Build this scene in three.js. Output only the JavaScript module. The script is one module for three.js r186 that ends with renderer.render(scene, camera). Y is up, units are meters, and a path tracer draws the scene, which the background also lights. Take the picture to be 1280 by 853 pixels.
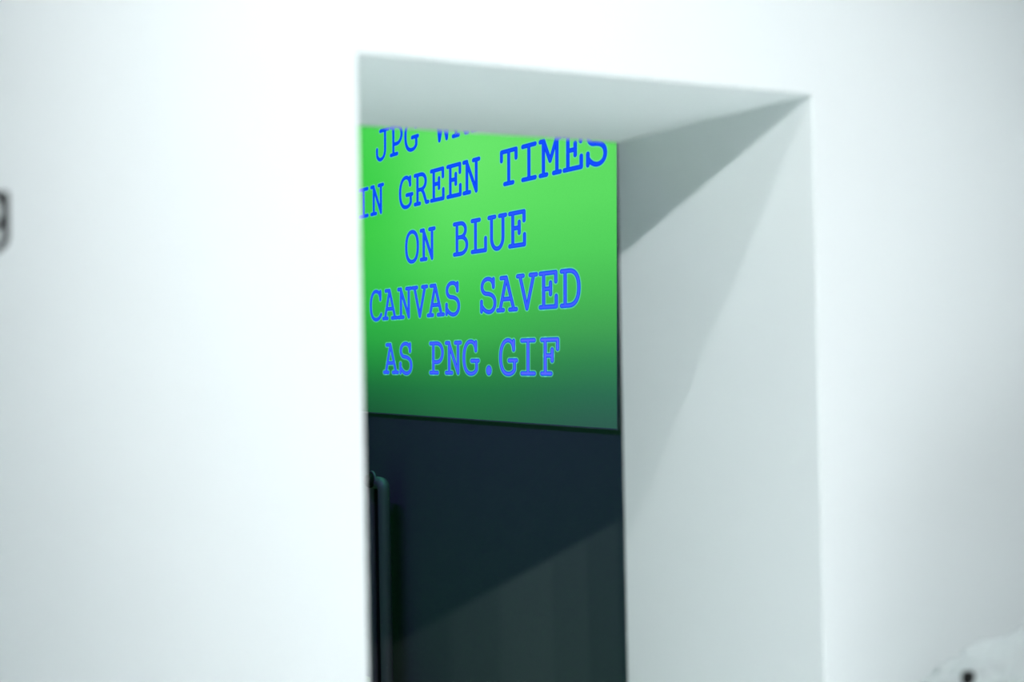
import * as THREE from 'three';
import { RectAreaLightUniformsLib } from 'three/addons/lights/RectAreaLightUniformsLib.js';
import { RoundedBoxGeometry } from 'three/addons/geometries/RoundedBoxGeometry.js';
import { mergeGeometries, mergeVertices } from 'three/addons/utils/BufferGeometryUtils.js';
import { ImprovedNoise } from 'three/addons/math/ImprovedNoise.js';

// ------------------------------------------------------------------ measures
// The gallery wall stands on z = 0 and faces +z; the camera is D metres in front of it, its eye at EYE.
const D = 1.74, EYE = 1.6;
const X0 = 0.43349 * D, X1 = 0.88023 * D;            // jambs of the passage
const HEAD = EYE + 0.22779 * D;                        // underside of its lintel
const THICK = 0.32061 * D;                             // how deep the wall is
const XS = 1.63 * D;                                   // the plane of the display
const CEIL = 3.6;

// ------------------------------------------------------------------ camera
const scene = new THREE.Scene();
const camera = new THREE.PerspectiveCamera(2 * Math.atan(426.5 / 1797.1) * 180 / Math.PI, 1280 / 853, 0.05, 60);
camera.filmGauge = 35;
camera.position.set(0, EYE, D);
camera.rotation.order = 'YXZ';
camera.rotation.set(0.41092 * Math.PI / 180, -29.3625 * Math.PI / 180, -1.104 * Math.PI / 180);
camera.focus = 3.37 * D;
camera.userData.fStop = camera.getFocalLength() / 1000 / (0.0125 * D);
scene.add(camera);
scene.background = new THREE.Color(0x000000);

// ------------------------------------------------------------------ renderer
const renderer = new THREE.WebGLRenderer({ antialias: true });
renderer.toneMapping = THREE.LinearToneMapping;
renderer.toneMappingExposure = 1;
renderer.shadowMap.enabled = true;
RectAreaLightUniformsLib.init();

const COOL = new THREE.Color().setRGB(0.985, 1.0, 1.02);
const LINE_FILL = 6, SCREEN_GLOW = 2.6, BLUE_FILL = 44;
// place along the wall, distance from it, aim, power, half angle
const SPOTS = [
  [-1.4, 0, [1.22, 1.75, 0], 11, 14.5, 'white cylinder spotlight on the ceiling, leftmost of the row of four'],
  [-1.15, 0, [1.22, 1.75, 0], 11, 14.5, 'white cylinder spotlight on the ceiling, second from left in the row of four'],
  [-0.9, 0, [1.22, 1.75, 0], 11, 14.5, 'white cylinder spotlight on the ceiling, third from left in the row of four'],
  [-0.65, 0, [1.22, 1.75, 0], 11, 14.5, 'white cylinder spotlight on the ceiling, rightmost of the row of four'],
  [0.3, 0, [1.2, 1.7, 0], 3.8, 32, 'white cylinder spotlight hung from the ceiling close to the wall'],
  [1.0, 1.35, [1.1, 0, 1.05], 300, 19, 'added fill spotlight on the ceiling pointing straight down at the floor'],
];
for (const k of [0, 1, 2, 3]) SPOTS[k][1] = (CEIL - 0.2 - HEAD) / 0.394;      // how their beams pass under the lintel
SPOTS[4][1] = (CEIL - 0.2 - HEAD) / 1.385;

// ------------------------------------------------------------------ helpers
const noise = new ImprovedNoise();
const used = {};
function numbered(name) {
  used[name] = (used[name] ?? -1) + 1;
  return used[name] ? `${name}_${String(used[name]).padStart(3, '0')}` : name;
}
function mesh(name, geometry, material, parent = scene) {
  const m = new THREE.Mesh(geometry, material);
  m.name = parent === scene ? numbered(name) : name;
  m.castShadow = m.receiveShadow = true;
  parent.add(m);
  return m;
}
function thing(name, label, category, [x, y, z] = [0, 0, 0], group) {
  const o = new THREE.Group();
  o.name = numbered(name);
  o.position.set(x, y, z);
  o.userData = { label, category };
  if (group) o.userData.group = group;
  scene.add(o);
  return o;
}
function struct(name, geometry, material) {
  const m = mesh(name, geometry, material);
  m.userData.kind = 'structure';
  return m;
}
function slab(x0, x1, y0, y1, z0, z1) {
  const g = new THREE.BoxGeometry(x1 - x0, y1 - y0, z1 - z0);
  g.translate((x0 + x1) / 2, (y0 + y1) / 2, (z0 + z1) / 2);
  const p = g.attributes.position, n = g.attributes.normal, uv = g.attributes.uv;   // uv in metres
  for (let i = 0; i < p.count; i++) {
    if (Math.abs(n.getX(i)) > 0.5) uv.setXY(i, p.getZ(i), p.getY(i));
    else if (Math.abs(n.getY(i)) > 0.5) uv.setXY(i, p.getX(i), p.getZ(i));
    else uv.setXY(i, p.getX(i), p.getY(i));
  }
  return g;
}
// a tiling grey noise texture: fine roller stipple over broad unevenness
function stipple(size, fine, broad, low, high) {
  const data = new Uint8Array(size * size * 4);
  for (let j = 0; j < size; j++) for (let i = 0; i < size; i++) {
    const a = i / size * Math.PI * 2, b = j / size * Math.PI * 2;
    const at = (k, s) => noise.noise(Math.cos(a) * k + s, Math.sin(a) * k + Math.cos(b) * k, Math.sin(b) * k + s * 2);
    const v = 0.5 + 0.35 * at(fine, 3.1) + 0.35 * at(broad, 7.7);
    const c = Math.round(255 * (low + (high - low) * Math.min(1, Math.max(0, v))));
    data.set([c, c, c, 255], (j * size + i) * 4);
  }
  const t = new THREE.DataTexture(data, size, size);
  t.wrapS = t.wrapT = THREE.RepeatWrapping;
  t.magFilter = THREE.LinearFilter;
  t.needsUpdate = true;
  return t;
}
const plasterBump = stipple(256, 26, 4, 0, 1);
const floorGrain = stipple(256, 12, 2.5, 0.78, 1);
floorGrain.colorSpace = THREE.SRGBColorSpace;

const paint = new THREE.MeshStandardMaterial({ color: new THREE.Color().setRGB(0.83, 0.88, 0.882), roughness: 0.85, bumpMap: plasterBump, bumpScale: 0.0004 });
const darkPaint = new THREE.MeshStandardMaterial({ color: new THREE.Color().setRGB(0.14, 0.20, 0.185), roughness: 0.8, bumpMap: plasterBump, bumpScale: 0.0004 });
const concrete = new THREE.MeshStandardMaterial({ color: new THREE.Color().setRGB(0.82, 0.86, 0.86), map: floorGrain, roughness: 0.55 });
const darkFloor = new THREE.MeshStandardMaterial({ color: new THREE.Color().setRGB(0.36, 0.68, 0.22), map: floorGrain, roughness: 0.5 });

// ------------------------------------------------------------------ the setting
const XL = -3.4, XR = 3.0, ZB = 6.4, ZF = -9.5, W = 0.2;
{
  // the white wall: one solid piece with the passage cut through it, edges softened like taped plasterboard
  const s = new THREE.Shape();
  s.moveTo(XL, 0); s.lineTo(X0, 0); s.lineTo(X0, HEAD); s.lineTo(X1, HEAD); s.lineTo(X1, 0);
  s.lineTo(XR, 0); s.lineTo(XR, CEIL); s.lineTo(XL, CEIL); s.closePath();
  const b = 0.002;
  const g = new THREE.ExtrudeGeometry(s, { depth: THICK - 2 * b, bevelEnabled: true, bevelThickness: b, bevelSize: b, bevelOffset: -b, bevelSegments: 3 });
  g.translate(0, 0, -THICK + b);
  struct('wall_front', g, paint);
}
struct('floor', slab(XL - W, XR + W, -W, 0, -THICK, ZB + W), concrete);
struct('ceiling', slab(XL - W, XR + W, CEIL, CEIL + W, -THICK / 2, ZB + W), paint);
struct('wall_left', slab(XL - W, XL, 0, CEIL, 0, ZB), paint);
struct('wall_right', slab(XR, XR + W, 0, CEIL, 0, ZB), paint);
struct('wall_back', slab(XL - W, XR + W, 0, CEIL, ZB, ZB + W), paint);
// the dark room behind
const WALL = XS + 0.013;
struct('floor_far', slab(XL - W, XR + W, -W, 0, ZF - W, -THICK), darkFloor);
struct('ceiling_far', slab(XL - W, XR + W, CEIL, CEIL + W, ZF - W, -THICK / 2), darkPaint);
struct('wall_far_left', slab(XL - W, XL, 0, CEIL, ZF, -THICK), darkPaint);
struct('wall_far_right', slab(WALL, WALL + W, 0, CEIL, ZF, -THICK), darkPaint);
struct('wall_far_back', slab(XL - W, XR + W, 0, CEIL, ZF - W, ZF), darkPaint);

// ------------------------------------------------------------------ the green display
const SW = 1.372 * D, SH = 1.03 * D, SB = EYE - 0.1665 * D, SZ = -1.4596 * D;   // width, height, bottom, near edge
{
  // letters of a bold slab typewriter face, drawn as strokes: x in cells 0..1, y from baseline 0 to cap height 1
  const t = 0.0675, u = 1 - t;
  const G = {
    I: [['M', .2, u, 'L', .8, u], ['M', .5, u, 'L', .5, t], ['M', .2, t, 'L', .8, t]],
    T: [['M', .13, .7, 'L', .13, u, 'L', .87, u, 'L', .87, .7], ['M', .5, u, 'L', .5, t], ['M', .29, t, 'L', .71, t]],
    F: [['M', .16, u, 'L', .89, u, 'L', .89, .7], ['M', .32, u, 'L', .32, t], ['M', .16, t, 'L', .58, t], ['M', .32, .53, 'L', .64, .53], ['M', .64, .68, 'L', .64, .4]],
    E: [['M', .14, u, 'L', .86, u, 'L', .86, .7], ['M', .3, u, 'L', .3, t], ['M', .14, t, 'L', .88, t, 'L', .88, .33], ['M', .3, .53, 'L', .62, .53], ['M', .62, .68, 'L', .62, .39]],
    L: [['M', .14, u, 'L', .55, u], ['M', .33, u, 'L', .33, t], ['M', .14, t, 'L', .88, t, 'L', .88, .4]],
    D: [['M', .12, u, 'L', .45, u, 'C', .75, u, .88, .75, .88, .5, 'C', .88, .25, .75, t, .45, t, 'L', .12, t], ['M', .28, u, 'L', .28, t]],
    P: [['M', .12, u, 'L', .5, u, 'C', .98, u, .98, .37, .5, .38, 'L', .3, .38], ['M', .3, u, 'L', .3, t], ['M', .12, t, 'L', .56, t]],
    R: [['M', .1, u, 'L', .48, u, 'C', .9, u, .9, .48, .48, .48, 'L', .27, .48], ['M', .27, u, 'L', .27, t], ['M', .1, t, 'L', .42, t], ['M', .5, .48, 'C', .65, .44, .72, .25, .82, t, 'L', .95, t]],
    B: [['M', .12, u, 'L', .48, u, 'C', .87, u, .87, .54, .48, .54, 'L', .28, .54], ['M', .48, .54, 'C', .97, .54, .97, t, .48, t, 'L', .12, t], ['M', .28, u, 'L', .28, t]],
    N: [['M', .08, u, 'L', .24, u, 'L', .78, t, 'L', .78, u], ['M', .26, u, 'L', .26, t], ['M', .08, t, 'L', .42, t], ['M', .62, u, 'L', .93, u]],
    M: [['M', .04, u, 'L', .2, u, 'L', .5, .4, 'L', .8, u, 'L', .96, u], ['M', .19, u, 'L', .19, t], ['M', .81, u, 'L', .81, t], ['M', .04, t, 'L', .34, t], ['M', .66, t, 'L', .96, t]],
    W: [['M', .04, u, 'L', .3, u], ['M', .7, u, 'L', .96, u], ['M', .15, u, 'L', .28, t, 'L', .5, .66, 'L', .72, t, 'L', .85, u]],
    A: [['M', .2, u, 'L', .47, u, 'L', .85, t], ['M', .47, u, 'L', .15, t], ['M', .02, t, 'L', .32, t], ['M', .64, t, 'L', .98, t], ['M', .26, .36, 'L', .72, .36]],
    V: [['M', .04, u, 'L', .32, u], ['M', .66, u, 'L', .96, u], ['M', .16, u, 'L', .5, t, 'L', .83, u]],
    U: [['M', .06, u, 'L', .38, u], ['M', .62, u, 'L', .94, u], ['M', .2, u, 'L', .2, .38, 'C', .2, -.05, .8, -.05, .8, .38, 'L', .8, u]],
    J: [['M', .38, u, 'L', .95, u], ['M', .72, u, 'L', .72, .35, 'C', .72, -.05, .14, -.05, .14, .25, 'L', .14, .38]],
    O: [['M', .5, u + .02, 'C', .25, u + .02, .12, .78, .12, .5, 'C', .12, .22, .25, t - .02, .5, t - .02, 'C', .75, t - .02, .88, .22, .88, .5, 'C', .88, .78, .75, u + .02, .5, u + .02]],
    C: [['M', .82, u, 'L', .82, .68], ['M', .82, .72, 'C', .78, .86, .68, u + .02, .5, u + .02, 'C', .26, u + .02, .12, .75, .12, .5, 'C', .12, .22, .26, t - .02, .52, t - .02, 'C', .68, t - .02, .8, .12, .87, .2]],
    G: [['M', .79, u, 'L', .79, .7], ['M', .79, .74, 'C', .74, .88, .66, u + .02, .5, u + .02, 'C', .26, u + .02, .12, .75, .12, .5, 'C', .12, .22, .26, t - .02, .52, t - .02, 'C', .68, t - .02, .78, .1, .83, .17, 'L', .83, .41], ['M', .56, .41, 'L', .93, .41]],
    S: [['M', .8, u, 'L', .8, .72], ['M', .8, .76, 'C', .76, .9, .66, u + .02, .5, u + .02, 'C', .1, u + .02, .1, .57, .42, .55, 'C', .6, .54, .88, .5, .88, .28, 'C', .88, .02, .45, -.06, .19, .2], ['M', .16, .34, 'L', .16, t]],
  };
  const LINES = [['JPG WRITTEN', 1.192, 0.532], ['IN GREEN TIMES', 1.3257, 0.3838], ['ON BLUE', 1.0127, 0.2366], ['CANVAS SAVED', 1.2525, 0.0898], ['AS PNG.GIF', 1.1596, -0.0585]];
  const PITCH = 0.0936, CAP = 0.087;
  const CW = 2048, CH = 1536;
  const canvas = document.createElement('canvas');
  canvas.width = CW; canvas.height = CH;
  const c = canvas.getContext('2d');
  // the ground of the picture: green with the viewing falloff painted in, deepening downwards and to both lower corners (columns: left, middle, right)
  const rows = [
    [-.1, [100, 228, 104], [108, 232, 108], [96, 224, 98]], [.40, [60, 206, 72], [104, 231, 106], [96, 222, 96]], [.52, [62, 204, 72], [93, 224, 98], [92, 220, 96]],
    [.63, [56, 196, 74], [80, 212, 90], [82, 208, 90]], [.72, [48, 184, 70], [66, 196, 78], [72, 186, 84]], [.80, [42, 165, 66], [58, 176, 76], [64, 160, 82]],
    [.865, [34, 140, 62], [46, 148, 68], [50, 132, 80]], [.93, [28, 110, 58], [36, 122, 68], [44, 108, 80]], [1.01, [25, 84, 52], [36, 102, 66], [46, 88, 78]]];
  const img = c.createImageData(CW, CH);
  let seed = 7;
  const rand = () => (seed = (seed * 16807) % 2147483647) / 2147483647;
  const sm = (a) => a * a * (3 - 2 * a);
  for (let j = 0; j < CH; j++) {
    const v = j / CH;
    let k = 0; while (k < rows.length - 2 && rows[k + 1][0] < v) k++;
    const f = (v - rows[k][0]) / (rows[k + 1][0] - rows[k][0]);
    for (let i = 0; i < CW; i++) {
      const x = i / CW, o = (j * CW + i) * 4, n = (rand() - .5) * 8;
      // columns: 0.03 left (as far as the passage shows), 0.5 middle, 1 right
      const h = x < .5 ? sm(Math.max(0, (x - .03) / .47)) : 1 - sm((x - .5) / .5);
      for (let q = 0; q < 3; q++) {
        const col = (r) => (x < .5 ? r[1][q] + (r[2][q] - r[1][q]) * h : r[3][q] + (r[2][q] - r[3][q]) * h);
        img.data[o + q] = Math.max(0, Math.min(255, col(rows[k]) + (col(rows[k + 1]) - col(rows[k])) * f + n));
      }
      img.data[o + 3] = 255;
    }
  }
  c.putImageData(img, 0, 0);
  const px = CW / 1.372;                                   // canvas pixels per D across
  const py = CH / 1.03;
  c.lineCap = 'round'; c.lineJoin = 'round';
  const PENX = 6.5, PENY = 8.6;                            // pen diameters in a cell
  const run = (width, style) => {
    for (const [text, left, base] of LINES) {
      [...text].forEach((ch, k) => {
        if (ch === ' ') return;
        const ox = (1.372 - left - 0.034 * (base + 0.1585) + k * PITCH) * px, oy = CH - (base + 0.1665) * py;
        c.save();
        c.translate(ox, oy);
        c.scale(PITCH * px / PENX, -CAP * py / PENY);
        c.lineWidth = width;
        c.strokeStyle = c.fillStyle = style(base, 1 - (left - k * PITCH) / 1.372);
        const strokes = G[ch];
        if (!strokes) {                                    // the full stop
          c.beginPath(); c.ellipse(.5 * PENX, .14 * PENY, .3 * PENX / 2 + (width - 1) / 2, .28 * PENY / 2 + (width - 1) / 2, 0, 0, Math.PI * 2); c.fill();
        }
        for (const s of strokes ?? []) {
          c.beginPath();
          for (let i = 0; i < s.length;) {
            const op = s[i++], n = op === 'C' ? 6 : 2, a = s.slice(i, i + n).map((q, z) => q * (z % 2 ? PENY : PENX));
            i += n;
            if (op === 'M') c.moveTo(...a); else if (op === 'L') c.lineTo(...a); else c.bezierCurveTo(...a);
          }
          c.stroke();
        }
        c.restore();
      });
    }
  };
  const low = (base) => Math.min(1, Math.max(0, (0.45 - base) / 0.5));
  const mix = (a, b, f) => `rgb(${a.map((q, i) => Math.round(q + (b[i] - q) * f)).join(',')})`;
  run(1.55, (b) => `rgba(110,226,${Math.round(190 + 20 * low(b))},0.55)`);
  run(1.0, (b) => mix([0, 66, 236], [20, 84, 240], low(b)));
  run(0.55, (b, x) => mix([4, 78, 255], [92, 104, 255], low(b) * (0.55 + 0.45 * Math.min(1, Math.max(0, x * 1.3)))));  // paler towards the lower right: viewing-angle shift painted into the letters
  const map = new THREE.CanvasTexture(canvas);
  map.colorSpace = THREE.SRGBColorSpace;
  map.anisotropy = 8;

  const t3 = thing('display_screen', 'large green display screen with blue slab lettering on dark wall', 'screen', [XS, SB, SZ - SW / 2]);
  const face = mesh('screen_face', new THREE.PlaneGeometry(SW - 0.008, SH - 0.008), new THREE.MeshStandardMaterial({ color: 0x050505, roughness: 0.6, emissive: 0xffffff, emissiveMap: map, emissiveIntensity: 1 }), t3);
  face.rotation.y = -Math.PI / 2;
  face.position.set(0, SH / 2, 0);
  const rim = new THREE.MeshStandardMaterial({ color: new THREE.Color().setRGB(0.25, 0.3, 0.29), roughness: 0.5, metalness: 0.0 });
  const b = 0.006, dep = 0.012;
  const bar = (w, h) => new RoundedBoxGeometry(dep, h, w, 2, 0.0015);
  mesh('frame_rail', bar(SW, b), rim, t3).position.set(dep / 2 - 0.002, b / 2, 0);
  mesh('frame_rail', bar(SW, b), rim, t3).position.set(dep / 2 - 0.002, SH - b / 2, 0);
  mesh('frame_stile', bar(b, SH - 2 * b), rim, t3).position.set(dep / 2 - 0.002, SH / 2, SW / 2 - b / 2);
  mesh('frame_stile', bar(b, SH - 2 * b), rim, t3).position.set(dep / 2 - 0.002, SH / 2, -SW / 2 + b / 2);
  mesh('back_panel', new RoundedBoxGeometry(0.009, SH - 0.012, SW - 0.012, 2, 0.002), new THREE.MeshStandardMaterial({ color: 0x14161a, roughness: 0.7 }), t3).position.set(0.006, SH / 2, 0);
  // the picture leans a little: its uprights are not quite plumb
  for (const m of t3.children) {
    m.updateMatrix();
    m.geometry.applyMatrix4(m.matrix);
    m.position.set(0, 0, 0); m.rotation.set(0, 0, 0);
    const p = m.geometry.attributes.position;
    for (let i = 0; i < p.count; i++) p.setZ(i, p.getZ(i) + 0.034 * (p.getY(i) - 0.0515 * D));
  }
  const glow = new THREE.RectAreaLight(new THREE.Color().setRGB(0.12, 1, 0.5), SCREEN_GLOW, SW, SH);
  glow.position.set(XS - 0.01, SB + SH / 2, SZ - SW / 2);
  glow.lookAt(XS - 1, SB + SH / 2, SZ - SW / 2);
  scene.add(glow);
}

// ------------------------------------------------------------------ tubular frame on the dark wall
{
  const steel = new THREE.MeshStandardMaterial({ color: new THREE.Color().setRGB(0.21, 0.19, 0.22), roughness: 0.5, metalness: 0.2 });
  const rubber = new THREE.MeshStandardMaterial({ color: 0x020202, roughness: 0.9 });
  const x = 4.42 / 2.8 * D - 0.005, k = D / 2.8;
  const zr = -7.03 * k - 0.005, zl = -7.24 * k - 0.006, top = EYE + (0.676 - 1.6) * k, r = 0.0285;
  const t = thing('tubular_stand', 'grey tubular metal uprights with a black knob beside the dark wall', 'stand', [x, 0, zr]);
  const V = (a, b2, c2) => new THREE.Vector3(a, b2, c2);
  const p1 = new THREE.CurvePath();                       // near upright: rises from the floor and bends over to the knob
  const ty = top - r, R = 0.034;
  p1.add(new THREE.LineCurve3(V(0, 0.012, 0), V(0, ty - R, 0)));
  p1.add(new THREE.QuadraticBezierCurve3(V(0, ty - R, 0), V(0, ty, 0), V(0, ty, -R)));
  p1.add(new THREE.LineCurve3(V(0, ty, -R), V(0, ty, zl - zr + 0.03)));
  mesh('upright', new THREE.TubeGeometry(p1, 80, r, 20), steel, t);
  const left = mesh('upright', new THREE.CylinderGeometry(0.022, 0.022, top - 0.045, 20), steel, t);
  left.position.set(0, (top - 0.045) / 2, zl - zr - 0.012);
  mesh('knob', new THREE.SphereGeometry(0.034, 24, 16), rubber, t).position.set(-0.03, top - 0.018, -0.083);
  const ring = mesh('collar', new THREE.TorusGeometry(0.036, 0.006, 10, 28), steel, t);
  ring.rotation.y = Math.PI / 2; ring.position.set(-0.02, top - 0.014, -0.085);
  // a black strip standing in for the dark gap between the two tubes
  mesh('gap_strip', new RoundedBoxGeometry(0.012, top - 0.06, zr - zl - 0.02, 2, 0.003), rubber, t).position.set(0.012, (top - 0.06) / 2, (zl - zr) / 2);
  mesh('foot_plate', new RoundedBoxGeometry(0.12, 0.012, 0.3, 2, 0.004), steel, t).position.set(0.02, 0.006, (zl - zr) / 2);
}

// ------------------------------------------------------------------ vinyl letter at the left edge of the picture
{
  // a round g with a straight stem and an open tail, cut from thin film
  const w = 8.6, c = [];
  const arc = (cx, cy, rx, ry, a0, a1, n) => { for (let i = 0; i <= n; i++) { const a = a0 + (a1 - a0) * i / n; c.push([cx + rx * Math.cos(a), cy + ry * Math.sin(a)]); } };
  const ribbon = (line) => {
    const L = [], R = [];
    line.forEach((q, i) => {
      const p = line[Math.max(0, i - 1)], n = line[Math.min(line.length - 1, i + 1)], d = Math.hypot(n[0] - p[0], n[1] - p[1]);
      const nx = -(n[1] - p[1]) / d * w / 2, ny = (n[0] - p[0]) / d * w / 2;
      L.push(new THREE.Vector2(q[0] + nx, q[1] + ny)); R.unshift(new THREE.Vector2(q[0] - nx, q[1] - ny));
    });
    return new THREE.ExtrudeGeometry(new THREE.Shape([...L, ...R]), { depth: 1, bevelEnabled: false });
  };
  c.push([0, 0], [0, -20], [0, -40]); arc(-18, -54, 18, 20, 0, -Math.PI * 0.8, 24);
  const tail = ribbon(c.splice(0));
  arc(-19, -24, 19, 22, 0, Math.PI * 2, 40);
  const bowl = ribbon(c.splice(0));
  const g = mergeGeometries([tail, bowl]);
  g.scale(0.00098, 0.00093, 0.0006);
  const m = mesh('wall_letter', g, new THREE.MeshStandardMaterial({ color: 0x07080c, roughness: 0.6 }));
  m.position.set(0.3078, EYE + 0.197, 0.0001);
  m.userData = { label: 'black lowercase letter g applied on the white wall', category: 'letter' };
}

// ------------------------------------------------------------------ rumpled white cloth heap, lower right
{
  const g0 = new THREE.SphereGeometry(1, 150, 110);
  const uvless = g0.clone(); uvless.deleteAttribute('uv'); uvless.deleteAttribute('normal');
  const g = mergeVertices(uvless, 1e-5);
  const p = g.attributes.position, v = new THREE.Vector3();
  for (let i = 0; i < p.count; i++) {
    v.fromBufferAttribute(p, i);
    const n = (k, s) => noise.noise(v.x * k + s, v.y * k + s * 1.7, v.z * k - s);
    const fold = 1 - Math.abs(n(2.1, 4.2)) * 1.6, crease = 1 - Math.abs(n(4.6, 9.3)) * 1.5;
    const q = 0.84 + 0.15 * fold + 0.10 * crease + 0.07 * (1 - Math.abs(n(8.5, 6.1)) * 2) + 0.02 * n(17, 2);
    const down = v.y < 0 ? 1 : 0;                       // below the middle the cloth hangs in folds to the floor
    const flare = down ? 1 + 0.10 * Math.sin(Math.atan2(v.z, v.x) * 9 + 2 * n(1.5, 3)) * Math.min(1, -v.y * 2) : 1;
    const rr = down ? Math.pow(Math.hypot(v.x, v.z), 0.35) / Math.max(1e-6, Math.hypot(v.x, v.z)) : 1;
    p.setXYZ(i, v.x * q * 0.285 * flare * (down ? rr : 1), down ? v.y * 0.998 : Math.pow(v.y, 0.8) * q * 0.155, v.z * q * 0.17 * flare * (down ? rr : 1));
  }
  g.computeVertexNormals();
  const cloth = new THREE.MeshStandardMaterial({ color: new THREE.Color().setRGB(0.62, 0.68, 0.68), roughness: 0.9 });
  const t = thing('cloth_heap', 'rumpled white cloth heaped up in the lower right corner by the wall', 'cloth', [1.8, 0, 0.27]);
  mesh('cloth', g, cloth, t).position.y = 0.998;
  const tag = mesh('tag', new RoundedBoxGeometry(0.018, 0.02, 0.014, 3, 0.005), new THREE.MeshStandardMaterial({ color: 0x0a0c0c, roughness: 0.8 }), t);
  tag.position.set(-0.227, 1.119, -0.012);
  tag.userData.label = 'small dark tag';
}

// ------------------------------------------------------------------ lamps on the ceiling, some of them added as fill
{
  const white = new THREE.MeshStandardMaterial({ color: 0xdfe4e4, roughness: 0.5 });
  const glass = new THREE.MeshStandardMaterial({ color: 0xffffff, emissive: COOL, emissiveIntensity: 1.5 });
  // two linear lamps added to raise the ambient, running away from the wall
  const LY = CEIL - 0.09, Z0 = 1.2, Z1 = 4.0;
  const length = Z1 - Z0, cap = new RoundedBoxGeometry(0.106, 0.086, 0.02, 2, 0.006);
  for (const [x, label] of [[-1.7, 'added linear fill lamp on the ceiling farther from the passage'], [0.6, 'added linear fill lamp on the ceiling nearer the passage']]) {
    const t = thing('added_linear_lamp', label, 'lamp', [x, LY, (Z0 + Z1) / 2]);
    mesh('housing', new RoundedBoxGeometry(0.1, 0.08, length + 0.06, 3, 0.008), white, t).position.y = 0.05;
    mesh('diffuser', new RoundedBoxGeometry(0.08, 0.012, length, 2, 0.004), glass, t).position.y = 0.006;
    for (const e of [-1, 1]) mesh('end_cap', cap, white, t).position.set(0, 0.05, e * (length / 2 + 0.03));
    const line = new THREE.RectAreaLight(COOL, LINE_FILL, 0.07, length);
    line.position.set(x, LY - 0.008, (Z0 + Z1) / 2);
    line.lookAt(x, 0, (Z0 + Z1) / 2 - 0.0001);
    scene.add(line);
  }
  // an unseen bluish lamp added to lift the dark wall
  {
    const bt = thing('added_linear_lamp', 'added bluish fill lamp on the ceiling of the dark room', 'lamp', [1.1, LY, -3.4]);
    const blue = new THREE.Color().setRGB(0.34, 0.06, 1.0);
    mesh('housing', new RoundedBoxGeometry(0.1, 0.08, 2.06, 3, 0.008), white, bt).position.y = 0.05;
    mesh('diffuser', new RoundedBoxGeometry(0.08, 0.012, 2, 2, 0.004), new THREE.MeshStandardMaterial({ color: 0xffffff, emissive: blue, emissiveIntensity: 1 }), bt).position.y = 0.006;
    for (const e of [-1, 1]) mesh('end_cap', cap, white, bt).position.set(0, 0.05, e * 1.03);
    const bl = new THREE.RectAreaLight(blue, BLUE_FILL, 0.07, 2);
    bl.position.set(1.1, LY - 0.008, -3.4);
    bl.lookAt(1.1, 0, -3.4001);
    scene.add(bl);
  }
  // spotlights: four in a row, one close to the wall, one added over the floor for its bounce
  const pts = [[0.0, 0.16], [0.036, 0.16], [0.042, 0.152], [0.042, 0.006], [0.039, 0], [0.036, 0.004], [0.036, 0.02]].map(([a, b]) => new THREE.Vector2(a, b));
  const can = new THREE.LatheGeometry(pts, 32), disc = new THREE.CylinderGeometry(0.035, 0.035, 0.006, 32);
  const stem = new THREE.CylinderGeometry(0.008, 0.008, 0.14, 12), plate = new RoundedBoxGeometry(0.16, 0.03, 0.04, 3, 0.006);
  const SY = CEIL - 0.2;
  for (const [x, z, to, power, half, label] of SPOTS) {
    const sp = thing('track_spotlight', label, 'lamp', [x, SY, z]);
    const aim = new THREE.Vector3(...to), dir = aim.clone().sub(sp.position).normalize();
    const head = new THREE.Quaternion().setFromUnitVectors(new THREE.Vector3(0, -1, 0), dir);
    mesh('lamp_head', can, white, sp).quaternion.copy(head);
    const lens = mesh('lens', disc, glass, sp);
    lens.quaternion.copy(head); lens.position.copy(dir.clone().multiplyScalar(-0.012));
    mesh('stem', stem, white, sp).position.set(-dir.x * 0.08, 0.13, -dir.z * 0.08);
    mesh('ceiling_plate', plate, white, sp).position.set(-dir.x * 0.08, 0.185, -dir.z * 0.08);
    const spot = new THREE.SpotLight(COOL, power, 0, half * Math.PI / 180, 1, 2);
    spot.position.copy(sp.position).addScaledVector(dir, 0.01);
    spot.target.position.copy(aim);
    spot.castShadow = true; spot.shadow.radius = 1; spot.shadow.mapSize.set(2048, 2048);
    scene.add(spot, spot.target);
  }
}

renderer.render(scene, camera);
